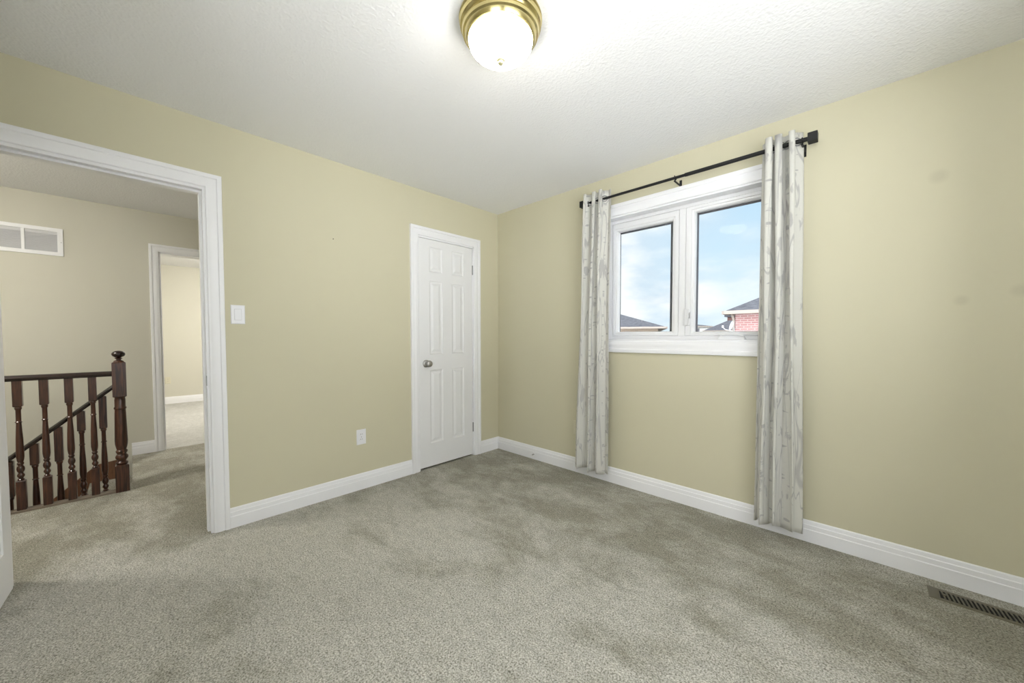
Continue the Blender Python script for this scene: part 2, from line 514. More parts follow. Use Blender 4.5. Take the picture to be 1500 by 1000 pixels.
def b_floor(bm): box(bm, 0, RX, RY, 0, -.25, 0); box(bm, -.12, 0, OP[0], OP[1], -.25, 0)
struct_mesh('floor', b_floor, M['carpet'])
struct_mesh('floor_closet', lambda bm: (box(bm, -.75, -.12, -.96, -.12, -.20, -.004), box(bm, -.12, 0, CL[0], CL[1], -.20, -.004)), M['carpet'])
def b_hfloor(bm):
    box(bm, HX, -.12, WEDGE, HY1, -.25, 0); box(bm, HX - .03, HX, FD[0], FD[1], -.20, 0)
    box(bm, SX, -.12, HY0, WEDGE, -.25, 0)
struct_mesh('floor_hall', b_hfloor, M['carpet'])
struct_mesh('floor_far_room', lambda bm: (box(bm, -6.07, HX - .12, -3.2, .6, -.25, 0), box(bm, HX - .12, HX - .03, FD[0], FD[1], -.20, 0)), M['farcarpet'])
struct_mesh('ceiling', lambda bm: box(bm, -.12, RX + .12, RY - .12, .2, H, H + .1), M['ceiling'])
struct_mesh('ceiling_hall', lambda bm: box(bm, HX - .12, -.12, HY0 - .1, HY1 + .1, H, H + .1), M['ceiling'])
struct_mesh('ceiling_far_room', lambda bm: box(bm, -6.2, HX - .12, -3.3, .7, H, H + .1), M['ceiling'])

def b_wl(bm):
    X0, X1 = -.12, 0
    box(bm, X0, X1, RY - .12, OP[0], -.25, H)
    box(bm, X0, X1, OP[0], OP[1], DT, H)
    box(bm, X0, X1, OP[1], CL[0], -.25, H)
    box(bm, X0, X1, CL[0], CL[1], DT, H)
    box(bm, X0, X1, CL[1], .2, -.25, H)
struct_mesh('wall_left', b_wl, M['wall'])
def b_wr(bm):
    Y0, Y1 = 0, .2
    box(bm, 0, WX[0], Y0, Y1, -.25, H)
    box(bm, WX[1], RX + .12, Y0, Y1, -.25, H)
    box(bm, WX[0], WX[1], Y0, Y1, -.25, WZ[0])
    box(bm, WX[0], WX[1], Y0, Y1, WZ[1], H)
struct_mesh('wall_right', b_wr, M['wall'])
W2Y, W2Z = (-2.85, -1.15), (.70, 2.15)    # openings for two unseen windows added behind the camera as fill
W3X = (2.35, 3.35)
def b_wn(bm):
    a, b = RX, RX + .12
    box(bm, a, b, RY - .12, W2Y[0], -.25, H); box(bm, a, b, W2Y[1], 0, -.25, H)
    box(bm, a, b, W2Y[0], W2Y[1], -.25, W2Z[0]); box(bm, a, b, W2Y[0], W2Y[1], W2Z[1], H)
struct_mesh('wall_near_right', b_wn, M['wall'])
def b_wn3(bm):
    a, b = RY - .12, RY
    box(bm, 0, W3X[0], a, b, -.25, H); box(bm, W3X[1], RX, a, b, -.25, H)
    box(bm, W3X[0], W3X[1], a, b, -.25, W2Z[0]); box(bm, W3X[0], W3X[1], a, b, W2Z[1], H)
struct_mesh('wall_near_left', b_wn3, M['wall'])
def b_closet(bm):
    box(bm, -.80, -.75, -1.0, -.10, -.25, H); box(bm, -.75, -.12, -.12, -.07, -.25, H)
    box(bm, -.75, -.12, -1.0, -.96, -.25, H); box(bm, -.75, -.12, -.96, -.12, H - .02, H)
struct_mesh('wall_closet', b_closet, M['hallwall'])
def b_hw(bm):
    X0, X1 = HX - .12, HX
    box(bm, X0, X1, HY0 - .1, FD[0], -3.0, H)
    box(bm, X0, X1, FD[0], FD[1], DT, H)
    box(bm, X0, X1, FD[1], HY1 + .1, -.25, H)
    box(bm, X0, X1, FD[0], FD[1], -3.0, -.25)
struct_mesh('wall_hall_far', b_hw, M['hallwall'])
struct_mesh('wall_hall_end', lambda bm: box(bm, HX, -.80, HY1, HY1 + .1, -.25, H), M['hallwall'])
struct_mesh('wall_hall_near', lambda bm: box(bm, HX, -.12, HY0 - .1, HY0, -3.0, H), M['hallwall'])
struct_mesh('wall_stairwell', lambda bm: box(bm, SX + .02, SX + .10, HY0, WEDGE, -3.0, -.25), M['hallwall'])
def b_fr(bm):
    box(bm, -6.19, -6.07, -3.3, .7, -.25, H)
    box(bm, -6.07, HX - .12, -3.3, -3.2, -.25, H)
    box(bm, -6.07, HX - .12, .6, .7, -.25, H)
    box(bm, HX - .12, HX, HY1 + .1, .7, -.25, H)
struct_mesh('wall_far_room', b_fr, M['hallwall'])
# faces of partition wall towards the hall
struct_mesh('wall_hall_side', lambda bm: (box(bm, -.124, -.12, HY0, OP[0], 0, H), box(bm, -.124, -.12, OP[1], -1.0, 0, H), box(bm, -.124, -.12, OP[0], OP[1], DT, H)), M['hallwall'])

# ---- casings, jambs, baseboards
CW = .078
struct_mesh('trim_1', lambda bm: sweep_frame(bm, case_prof(CW), OP[0] + .006, OP[1] - .006, 0, DT - .002, to_x(0, 1)), M['white'], smooth=30)
def b_j1(bm):
    for s in (OP[0], OP[1] - .018): box(bm, -.124, .0, s, s + .018, 0, DT)
    box(bm, -.124, .0, OP[0] + .018, OP[1] - .018, DT - .018, DT)
    # door stop strips
    for s0, s1 in ((OP[0] + .018, OP[0] + .03), (OP[1] - .03, OP[1] - .018)): box(bm, -.085, -.04, s0, s1, 0, DT - .018)
    box(bm, -.085, -.04, OP[0] + .03, OP[1] - .03, DT - .03, DT - .018)
tj = struct_mesh('trim_2', b_j1, M['white'])
BX('strike_plate', M['steel'], -.030, -.002, OP[1] - .0195, OP[1] - .0175, .885, .945, tj)
struct_mesh('trim_3', lambda bm: sweep_frame(bm, case_prof(CW), CL[0] + .006, CL[1] - .006, 0, DT - .002, to_x(0, 1)), M['white'], smooth=30)
def b_j2(bm):
    for s in (CL[0], CL[1] - .015): box(bm, -.12, 0, s, s + .015, 0, DT)
    box(bm, -.12, 0, CL[0], CL[1], DT - .015, DT)
struct_mesh('trim_4', b_j2, M['white'])
struct_mesh('trim_5', lambda bm: sweep_frame(bm, case_prof(.072), FD[0], FD[1], 0, DT - .002, to_x(HX, 1)), M['white'], smooth=30)
def b_j3(bm):
    for s in (FD[0], FD[1] - .015): box(bm, HX - .12, HX, s, s + .015, 0, DT)
    box(bm, HX - .12, HX, FD[0], FD[1], DT - .015, DT)
struct_mesh('trim_6', b_j3, M['white'])
struct_mesh('trim_7', lambda bm: sweep_frame(bm, case_prof(CW), OP[0], OP[1], 0, DT, to_x(-.124, -1)), M['white'], smooth=30)

def base(name, p0, p1, to3):
    struct_mesh(name, lambda bm: extrude_prof(bm, BASE, p0, p1, to3), M['white'], smooth=25)
c = CW - .006
base('baseboard_left', OP[1] + c, CL[0] - c, to_x(0))
base('baseboard_corner', CL[1] + c, lambda d: -d, to_x(0))
base('baseboard_right', lambda d: d, RX, to_y(0))
base('baseboard_near_right', RY, -.016, to_x(RX, -1))
base('baseboard_near_left', 0, RX - .016, to_y(RY, 1))
base('baseboard_hall', WEDGE, FD[0] - .072, to_x(HX))
base('baseboard_hall_end', HX, -.8, to_y(HY1, -1))
base('baseboard_far_room', -3.2, .6, to_x(-6.07))

# ------------------------------------------------------------------ doors
def panel_face(bm, W, Hh, rects, to3):
    """moulded door face: flat field with recessed and raised panels"""
    xs = sorted({0, W} | {r[0] for r in rects} | {r[1] for r in rects})
    zs = sorted({0, Hh} | {r[2] for r in rects} | {r[3] for r in rects})
    V = {}
    def v(s, z, d=0):
        k = (round(s, 5), round(z, 5), round(d, 5))
        if k not in V: V[k] = bm.verts.new(to3(s, z, d))
        return V[k]
    for i in range(len(xs) - 1):
        for j in range(len(zs) - 1):
            a, b, e, f = xs[i], xs[i + 1], zs[j], zs[j + 1]
            if any(r[0] <= a + 1e-6 and b - 1e-6 <= r[1] and r[2] <= e + 1e-6 and f - 1e-6 <= r[3] for r in rects): continue
            bm.faces.new([v(a, e), v(b, e), v(b, f), v(a, f)])
    for (a, b, e, f) in rects:
        loops = []
        for off, d in ((0, 0), (.006, -.006), (.014, -.008), (.020, -.008), (.040, -.002), (.044, -.0015)):
            loops.append([v(a + off, e + off, d), v(b - off, e + off, d), v(b - off, f - off, d), v(a + off, f - off, d)])
        for A, B in zip(loops, loops[1:]):
            for k in range(4): bm.faces.new([A[k], A[(k + 1) % 4], B[(k + 1) % 4], B[k]])
        bm.faces.new(loops[-1])

def door_rects(W, stile, mid, x_off=0):
    pw = (W - 2 * stile - mid) / 2
    R = []
    for a in (stile, stile + pw + mid):
        for e, f in ((.205, .865), (1.005, 1.655), (1.735, 1.955)): R.append((a, a + pw, e, f))
    return R

def door_leaf(name, W, T, Hh, m):
    """leaf local frame: width along +x from hinge or latch side, faces at y=0 and y=-T"""
    bm = bmesh.new()
    R = door_rects(W, .105, .105)
    panel_face(bm, W, Hh, R, lambda s, z, d: (s, d, z))
    panel_face(bm, W, Hh, R, lambda s, z, d: (s, -T - d, z))
    def q(*p): bm.faces.new([bm.verts.new(k) for k in p])
    q((0, 0, 0), (0, -T, 0), (0, -T, Hh), (0, 0, Hh)); q((W, 0, 0), (W, -T, 0), (W, -T, Hh), (W, 0, Hh))
    q((0, 0, 0), (W, 0, 0), (W, -T, 0), (0, -T, 0)); q((0, 0, Hh), (W, 0, Hh), (W, -T, Hh), (0, -T, Hh))
    bmesh.ops.remove_doubles(bm, verts=bm.verts, dist=1e-5)
    return link(name, bm, m)

KNOB = [(0, .0), (.033, .0), (.033, .004), (.028, .009), (.013, .012), (.011, .030), (.016, .035), (.025, .042), (.029, .052), (.028, .060), (.020, .067), (.008, .070), (0, .070)]
# closet door: local +x -> world +y, face normal -> +x
d1 = door_leaf('door_1', .594, .035, 2.018, M['door'])
d1['kind'] = 'structure'
d1.location = (-.006, CL[0] + .018, .014)
d1.matrix_world = Matrix(((0, 1, 0, -.006), (1, 0, 0, CL[0] + .018), (0, 0, 1, .014), (0, 0, 0, 1)))
bm = bmesh.new(); lathe(bm, [(r, h) for r, h in KNOB], 32, (.064, 0, .925), 'y')
k = link('door_knob', bm, M['nickel'], d1, smooth=50); k['label'] = 'round satin nickel knob'
for z in (.225, 1.765):
    bm = bmesh.new(); lathe(bm, [(0, 0), (.006, 0), (.006, .09), (0, .09)], 12, (.596, .004, z))
    h = link('hinge', bm, M['steel'], d1, smooth=50); h['label'] = 'grey steel hinge barrel'
BX('latch_plate', M['steel'], -.002, .0, -.028, -.002, .90, .95, d1)

# open bedroom door leaf: hinge at the left jamb, swung a right angle into the room
d2 = door_leaf('door_2', .73, .035, 2.018, M['door'])
d2['kind'] = 'structure'
d2.location = (-.018, -3.088, .014)
d2.rotation_euler = (0, 0, math.radians(-3.0))
bm = bmesh.new(); lathe(bm, KNOB, 32, (.67, 0, .915), 'y')
link('door_knob', bm, M['nickel'], d2, smooth=50)
bm = bmesh.new(); lathe(bm, [(r, -.035 - h) for r, h in KNOB], 32, (.67, 0, .915), 'y')
link('door_knob', bm, M['nickel'], d2, smooth=50)

# ------------------------------------------------------------------ window
win = empty('window_1', (0, 0, 0)); win['kind'] = 'structure'
struct_mesh('trim_8', lambda bm: sweep_frame(bm, case_prof(.09, 1.1), WX[0], WX[1], WZ[0], WZ[1], to_y(0), True), M['white'], smooth=30)
FY = .075                      # front of the vinyl frame
def b_jw(bm):
    t = .012
    for (a, b, e, f) in ((WX[0], WX[0] + t, WZ[0], WZ[1]), (WX[1] - t, WX[1], WZ[0], WZ[1]), (WX[0], WX[1], WZ[0], WZ[0] + t), (WX[0], WX[1], WZ[1] - t, WZ[1])):
        box(bm, a, b, 0, .2, e, f)
link_ = bmesh.new(); b_jw(link_); link('window_jamb', link_, M['white'], win)
# frame made of stepped members round two lights
P1 = (1.318, 1.752, 1.212, 2.020)     # fixed light (x0,x1,z0,z1)
P2 = (1.912, 2.335, 1.208, 2.040)     # crank light
MID = 1.8275
def b_frame(bm):
    a, b, e, f = WX[0] + .012, WX[1] - .012, WZ[0] + .012, WZ[1] - .012
    # outer frame ring
    for (x0, x1, z0, z1) in ((a, a + .028, e, f), (b - .028, b, e, f), (a + .028, b - .028, e, e + .024), (a + .028, b - .028, f - .024, f), (MID - .022, MID + .022, e + .024, f - .024)):
        box(bm, x0, x1, FY, .17, z0, z1)
bm = bmesh.new(); b_frame(bm); link('window_frame', bm, M['vinyl'], win, bevel=.003)
def ring(bm, outer, inner, prof_y0, y1, step=.006):
    """flat ring with a small inner step, outer and inner are (x0,x1,z0,z1)"""
    ox0, ox1, oz0, oz1 = outer; ix0, ix1, iz0, iz1 = inner
    L = [(outer, y1), (outer, prof_y0 + .008), ((ox0 + .006, ox1 - .006, oz0 + .006, oz1 - .006), prof_y0),
         ((ix0 - .022, ix1 + .022, iz0 - .022, iz1 + .022), prof_y0), ((ix0 - .019, ix1 + .019, iz0 - .019, iz1 + .019), prof_y0 + .006),
         ((ix0 - .008, ix1 + .008, iz0 - .008, iz1 + .008), prof_y0 + .007), ((ix0, ix1, iz0, iz1), prof_y0 + .016), ((ix0, ix1, iz0, iz1), y1)]
    loops = [[bm.verts.new((x, y, z)) for x, z in ((r[0], r[2]), (r[1], r[2]), (r[1], r[3]), (r[0], r[3]))] for r, y in L]
    n = len(loops)
    for i in range(n):
        A, B = loops[i], loops[(i + 1) % n]
        for k in range(4): bm.faces.new([A[k], A[(k + 1) % 4], B[(k + 1) % 4], B[k]])
fa, fb, fe, ff = WX[0] + .040, WX[1] - .040, WZ[0] + .036, WZ[1] - .036
bm = bmesh.new(); ring(bm, (fa, MID - .022, fe, ff), P1, FY + .004, .13); s1 = link('window_sash', bm, M['vinyl'], win)
bm = bmesh.new(); ring(bm, (MID + .022, fb, fe, ff), P2, FY - .006, .115); s2 = link('window_sash', bm, M['vinyl'], win)
def b_gas(bm, R, wl, wr, wt, wb, y0, y1):
    x0, x1, z0, z1 = R
    box(bm, x0 - .01, x0 + wl, y0, y1, z0 - .01, z1 + .01); box(bm, x1 - wr, x1 + .01, y0, y1, z0 - .01, z1 + .01)
    box(bm, x0 + wl, x1 - wr, y0, y1, z1 - wt, z1 + .01); box(bm, x0 + wl, x1 - wr, y0, y1, z0 - .01, z0 + wb)
bm = bmesh.new(); b_gas(bm, P1, .001, .028, .010, .001, .1305, .142); g = link('gasket', bm, M['gasket'], s1); g['label'] = 'dark grey glazing seal'
bm = bmesh.new(); b_gas(bm, P2, .002, .012, .004, .001, .1155, .150); g = link('gasket', bm, M['gasket'], s2); g['label'] = 'dark grey glazing seal'
BX('glass_pane', M['glass'], P1[0], P1[1], .124, .126, P1[2], P1[3], s1)
BX('glass_pane', M['glass'], P2[0], P2[1], .148, .1485, P2[2], P2[3], s2)
# lock lever on the mullion
lk = bmesh.new()
box(lk, 1.852, 1.880, FY - .018, FY, 1.250, 1.370)
link('window_lock', lk, M['vinyl'], win, bevel=.005)
bm = bmesh.new()
pts = [(1.885, FY - .022, 1.36), (1.892, FY - .034, 1.34), (1.895, FY - .038, 1.30), (1.892, FY - .034, 1.27), (1.885, FY - .026, 1.255)]
def tube(bm, pts, r, seg=10, cap=True):
    rings = []
    for i, p in enumerate(pts):
        p = Vector(p); a = Vector(pts[max(i - 1, 0)]); b = Vector(pts[min(i + 1, len(pts) - 1)])
        t = (b - a).normalized()
        u = t.cross(Vector((0, 0, 1)))
        if u.length < .05: u = t.cross(Vector((0, 1, 0)))
        u.normalize(); w = t.cross(u)
        rr = r[i] if isinstance(r, (list, tuple)) else r
        rings.append([bm.verts.new(p + rr * (math.cos(2 * PI * k / seg) * u + math.sin(2 * PI * k / seg) * w)) for k in range(seg)])
    for A, B in zip(rings, rings[1:]):
        for k in range(seg): bm.faces.new([A[k], A[(k + 1) % seg], B[(k + 1) % seg], B[k]])
    if cap: bm.faces.new(rings[0]); bm.faces.new(rings[-1])
tube(bm, pts, .006); link('window_lever', bm, M['vinyl'], win, smooth=50)
# folded crank on the sill of the right light
bm = bmesh.new()
vs = box(bm, 2.075, 2.235, FY - .050, FY - .004, 1.152, 1.188)
for v in vs[4:]:
    v.co.y += .022 if v.co.y < FY - .02 else 0
    v.co.x += .016 if v.co.x < 2.1 else -.016
cr = link('window_crank', bm, M['vinyl'], win, bevel=.004)
bm = bmesh.new(); tube(bm, [(2.10, FY - .045, 1.186), (2.13, FY - .048, 1.192), (2.19, FY - .048, 1.190), (2.225, FY - .042, 1.180)], [.007, .008, .007, .006]); link('crank_handle', bm, M['vinyl'], cr, smooth=50)

fill_win2 = empty('fill_window_2', (0, 0, 0)); fill_win2['kind'] = 'structure'  # unseen window added so the boosted sky fills the room
def b_w2(bm):
    a, b, e, f = W2Y[0], W2Y[1], W2Z[0], W2Z[1]
    for q in ((a, a + .05, e, f), (b - .05, b, e, f), (a + .05, b - .05, e, e + .05), (a + .05, b - .05, f - .05, f), ((a + b) / 2 - .03, (a + b) / 2 + .03, e + .05, f - .05)):
        box(bm, RX + .03, RX + .10, q[0], q[1], q[2], q[3])
bm = bmesh.new(); b_w2(bm); link('window_frame', bm, M['vinyl'], fill_win2, bevel=.003)  # frame of the added fill window
BX('glass_pane', M['glass'], RX + .064, RX + .068, W2Y[0] + .05, W2Y[1] - .05, W2Z[0] + .05, W2Z[1] - .05, fill_win2)  # pane of the added fill window
struct_mesh('fill_trim_9', lambda bm: sweep_frame(bm, case_prof(.09), W2Y[0], W2Y[1], W2Z[0], W2Z[1], to_x(RX, -1), True), M['white'], smooth=30)
fill_win3 = empty('fill_window_3', (0, 0, 0)); fill_win3['kind'] = 'structure'  # second unseen window, added to light the window wall head-on
def b_w3(bm):
    a, b, e, f = W3X[0], W3X[1], W2Z[0], W2Z[1]
    for q in ((a, a + .05, e, f), (b - .05, b, e, f), (a + .05, b - .05, e, e + .05), (a + .05, b - .05, f - .05, f), ((a + b) / 2 - .03, (a + b) / 2 + .03, e + .05, f - .05)):
        box(bm, q[0], q[1], RY - .10, RY - .03, q[2], q[3])
bm = bmesh.new(); b_w3(bm); link('window_frame', bm, M['vinyl'], fill_win3, bevel=.003)  # frame of the second added fill window
BX('glass_pane', M['glass'], W3X[0] + .05, W3X[1] - .05, RY - .068, RY - .064, W2Z[0] + .05, W2Z[1] - .05, fill_win3)  # pane of the second added fill window
struct_mesh('trim_10', lambda bm: sweep_frame(bm, case_prof(.09), W3X[0], W3X[1], W2Z[0], W2Z[1], to_y(RY, 1), True), M['white'], smooth=30)

# ------------------------------------------------------------------ curtain rod and curtains
RZ, RYY = 2.243, -.100
rod = empty('curtain_rod', (1.83, RYY, RZ))
tag(rod, 'black metal curtain rod with square ends mounted over the window', 'curtain rod')
def rodpart(name, bm, **k): o = link(name, bm, M['black'], rod, **k); o.matrix_parent_inverse = Matrix.Translation(-Vector(rod.location)); return o
bm = bmesh.new(); lathe(bm, [(0, 1.12), (.0092, 1.12), (.0092, 1.95), (0, 1.95)], 16, (0, RYY, RZ), 'x'); rodpart('rod_tube', bm, smooth=50)
bm = bmesh.new(); lathe(bm, [(0, 1.90), (.0118, 1.90), (.0118, 2.54), (0, 2.54)], 16, (0, RYY, RZ), 'x'); rodpart('rod_tube', bm, smooth=50)
for x0, x1 in ((1.088, 1.128), (2.538, 2.580)):
    bm = bmesh.new(); box(bm, x0, x1, RYY - .024, RYY + .024, RZ - .024, RZ + .024); rodpart('rod_end', bm, bevel=.002)
for x in (1.165, 1.838, 2.515):
    bm = bmesh.new()
    box(bm, x - .008, x + .008, -.004, -.0005, RZ - .055, RZ + .012)
    lathe(bm, [(0, -.0045), (.0055, -.0045), (.0055, RYY + .012), (0, RYY + .012)], 12, (x, 0, RZ - .026), 'y')
    # cradle under the rod with its screw
    tube(bm, [(x, RYY + .014, RZ + .004), (x, RYY + .012, RZ - .010), (x, RYY, RZ - .0165), (x, RYY - .013, RZ - .010), (x, RYY - .0145, RZ + .010)], .0035, 8)
    tube(bm, [(x, RYY - .016, RZ - .026), (x, RYY + .018, RZ - .026)], .0055, 8)
    rodpart('rod_bracket', bm)

def curtain(label, top, bot, n, ph, ztop, zbot, amp, seed, flare=0):
    rnd = random.Random(seed)
    cen = (sum(top) / 2, RYY, 0)
    root = empty('curtain', cen)
    tag(root, label, 'curtain', 'birch print curtains')
    NU, NV = n * 28, 70
    bm = bmesh.new(); uvl = bm.loops.layers.uv.new('UVMap')
    rows = []
    ja = [rnd.uniform(.75, 1.15) for _ in range(2 * n + 2)]
    jb = [rnd.uniform(-1, 1) for _ in range(2 * n + 2)]
    arc = []
    def phase(t): return 2 * PI * n * (t - .055 * math.sin(2 * PI * t)) + ph
    def pos(t, v):          # v 0 top .. 1 bottom
        x0 = top[0] + (bot[0] - top[0]) * v ** .8; x1 = top[1] + (bot[1] - top[1]) * v ** .8
        fi = t * n * 2; i = int(min(fi, 2 * n - 1e-6)); fr = fi - i
        fr = fr * fr * (3 - 2 * fr)
        A = (ja[i] * (1 - fr) + ja[i + 1] * fr)
        B = (jb[i] * (1 - fr) + jb[i + 1] * fr)
        th = phase(t)
        a = amp * (1 + (A - 1) * v) * (1 - .25 * v)
        y = a * math.sin(th) + .004 * math.sin(9 * v + B * 5)
        x = x0 + (x1 - x0) * t + .022 * math.sin(2 * th) * (1 - .5 * v) + .012 * B * v + .003 * math.sin(7 * v + 3 * B)
        return x, y
    for j in range(NV + 1):
        v = j / NV
        row = []
        for i in range(NU + 1):
            t = i / NU
            x, y = pos(t, v)
            z = ztop + (zbot - ztop) * v + (.010 * math.sin(6 * t * n + seed) * v)
            y = min(y, -RYY - .024)
            row.append(bm.verts.new((x - cen[0], y, z)))
        rows.append(row)
    U = [0]
    for i in range(NU):
        a, b = rows[0][i].co, rows[0][i + 1].co; U.append(U[-1] + (a - b).length)
    for j in range(NV):
        for i in range(NU):
            f = bm.faces.new([rows[j][i], rows[j][i + 1], rows[j + 1][i + 1], rows[j + 1][i]])
            for lp, (a, b) in zip(f.loops, ((i, j), (i + 1, j), (i + 1, j + 1), (i, j + 1))):
                lp[uvl].uv = (U[a] + seed * 1.7, b / NV * (ztop - zbot))
    o = link('fabric', bm, M['curtain'], root, smooth='all')
    md = o.modifiers.new('thick', 'SOLIDIFY'); md.thickness = .0025; md.offset = 0
    # grommets where the cloth crosses the rod
    ts = [q / 400 for q in range(4, 396) if math.floor(phase(q / 400) / PI) != math.floor(phase((q + 1) / 400) / PI)]
    for t in ts:
        x, y = pos(t, 0); x2, y2 = pos(t + .004, 0)
        ang = math.atan2(y2 - y, x2 - x)
        bm = bmesh.new()
        R_, r_ = .021, .0035
        rg = []
        for a in range(24):
            q = 2 * PI * a / 24
            rg.append([bm.verts.new(((R_ + r_ * math.cos(b * PI / 3)) * math.cos(q), r_ * 1.0 * math.sin(b * PI / 3), (R_ + r_ * math.cos(b * PI / 3)) * math.sin(q))) for b in range(6)])
        for a in range(24):
            for b in range(6): bm.faces.new([rg[a][b], rg[(a + 1) % 24][b], rg[(a + 1) % 24][(b + 1) % 6], rg[a][(b + 1) % 6]])
        gm = link('grommet', bm, M['nickel'] if False else M['steel'], root, smooth=60)
        gm.location = (x - cen[0], 0, RZ); gm.rotation_euler = (0, 0, ang)
    return root
curtain('narrow gathered birch print curtain hanging left of the window', (1.128, 1.352), (1.050, 1.342), 3, 3.2, 2.305, .085, .045, 3)
curtain('gathered birch print curtain hanging right of the window, beside the bare wall', (2.320, 2.495), (2.308, 2.540), 3, .45, 2.296, .075, .048, 11)

# ------------------------------------------------------------------ ceiling light
def ceiling_light(loc, strength, label):
    root = empty('ceiling_light', loc)
    tag(root, label, 'ceiling light')
    bm = bmesh.new()
    prof = [(0, 0), (.160, 0), (.1655, -.004), (.166, -.010), (.162, -.014), (.160, -.020), (.163, -.026), (.161, -.032), (.154, -.036), (.151, -.042),
            (.154, -.050), (.151, -.059), (.144, -.063), (.141, -.071), (.137, -.078), (.129, -.080), (.126, -.070)]
    lathe(bm, prof, 72)
    link('pan', bm, M['brass'], root, smooth=35)['label'] = 'stepped antique brass pan'
    bm = bmesh.new()
    dome = [(.1255, -.070), (.1270, -.078), (.1280, -.084)]
    for k in range(1, 15):
        a = k / 14 * PI / 2
        dome.append((.128 * math.cos(a) ** .95 if k < 14 else 0, -.084 - .068 * math.sin(a)))
    lathe(bm, dome, 96, flute=lambda h, k: .006 * math.cos(k * 2 * PI / 4) if -.142 < h < -.08 else 0)
    link('glass_dome', bm, glow_mat('lit frosted glass', strength), root, smooth='all')['label'] = 'lit frosted ribbed glass dome'
    bm = bmesh.new()
    lathe(bm, [(0, -.148), (.0165, -.150), (.0180, -.154), (.0165, -.159), (.0110, -.162), (.0120, -.166), (.0100, -.171), (.004, -.1735), (0, -.174)], 24)
    link('finial', bm, M['finial'], root, smooth=60)['label'] = 'small brass finial'
    return root
ceiling_light((1.712, -1.618, H), LAMP, 'round flush ceiling light with brass rim and lit glass dome')
ceiling_light((-.95, -4.0, H), HALLFILL, 'unseen brass rimmed ceiling light added to fill the stair landing beyond the doorway')
ceiling_light((-4.2, -1.3, H), FARFILL, 'unseen brass rimmed ceiling light added to fill the room across the hall')

# ------------------------------------------------------------------ wall plates
def plate_mesh(w, h, t, m, parent, name):
    bm = bmesh.new()
    L = [(0, 0), (0, t * .5), (.004, t)]
    loops = [[bm.verts.new((d, s * (w / 2 - o), z * (h / 2 - o))) for s, z in ((-1, -1), (1, -1), (1, 1), (-1, 1))] for o, d in L]
    for A, B in zip(loops, loops[1:]):
        for k in range(4): bm.faces.new([A[k], A[(k + 1) % 4], B[(k + 1) % 4], B[k]])
    bm.faces.new(loops[-1]); bm.faces.new(loops[0])
    return link(name, bm, m, parent)

sw = empty('light_switch', (0, -2.218, 1.312))
tag(sw, 'white rocker light switch on the beige wall beside the doorway', 'light switch')
plate_mesh(.072, .116, .006, M['plastic'], sw, 'wall_plate')
bm = bmesh.new(); box(bm, .0055, .0062, -.0185, .0185, -.0345, .0345); link('switch_gap', bm, M['ventback'], sw)
bm = bmesh.new(); vv = box(bm, .0062, .0105, -.0165, .0165, -.0325, .0325)
for v in vv:
    if v.co.z > 0 and v.co.x > .008: v.co.x -= .003
link('rocker', bm, M['plastic'], sw)

def outlet(loc, rz, m, label):
    r = empty('wall_outlet', loc, rz)
    tag(r, label, 'outlet')
    plate_mesh(.072, .116, .005, m, r, 'wall_plate')
    for s in (-1, 1):
        bm = bmesh.new(); lathe(bm, [(0, .005), (.0165, .005), (.0160, .0068), (0, .0068)], 24, (0, 0, s * .0195), 'x')
        rc = link('receptacle', bm, m, r, smooth=50)
        for y, hh in ((-.0062, .008), (.0062, .0065)):
            BX('socket_slot', M['slot'], .0068, .0072, y - .0011, y + .0011, s * .0195 - hh / 2 + .003, s * .0195 + hh / 2 + .003, rc)
    bm = bmesh.new(); lathe(bm, [(0, .005), (.003, .005), (.003, .0062), (0, .0065)], 12, (0, 0, 0), 'x'); link('screw', bm, M['steel'], r)
    return r
outlet((0, -1.462, .404), 0, M['plastic'], 'white double outlet low on the beige wall left of the closet door')
outlet((.993, 0, .385), -PI / 2, M['beigeplastic'], 'cream outlet on the window wall at the left curtain edge')
outlet((-6.07, -2.245, .415), 0, M['beigeplastic'], 'cream outlet on the wall of the room across the hall')

nl = bmesh.new(); lathe(nl, [(0, 0), (.0012, 0), (.0012, .010), (.0035, .010), (.003, .012), (0, .0125)], 10, (0, -1.648, 1.880), 'x')
tag(link('nail', nl, M['slot']), 'tiny dark nail high on the beige wall between doorway and closet door', 'nail')

# door stop on the baseboard
ds = empty('door_stop', (.518, -.016, .052))
tag(ds, 'small white spring door stop on the baseboard near the room corner', 'door stop')
bm = bmesh.new(); lathe(bm, [(0, 0), (.011, 0), (.010, -.005), (0, -.006)], 16, (0, 0, 0), 'y'); link('mount', bm, M['white'], ds, smooth=50)
bm = bmesh.new(); lathe(bm, [(.0045, -.005)] + [(.0045 + .0012 * (k % 2), -.006 - k * .0018) for k in range(20)] + [(.004, -.044)], 12, (0, 0, 0), 'y'); link('spring', bm, M['nickel'], ds)
bm = bmesh.new(); lathe(bm, [(0, -.043), (.007, -.043), (.0075, -.052), (.005, -.056), (0, -.056)], 16, (0, 0, 0), 'y'); link('rubber_tip', bm, M['plastic'], ds, smooth=50)

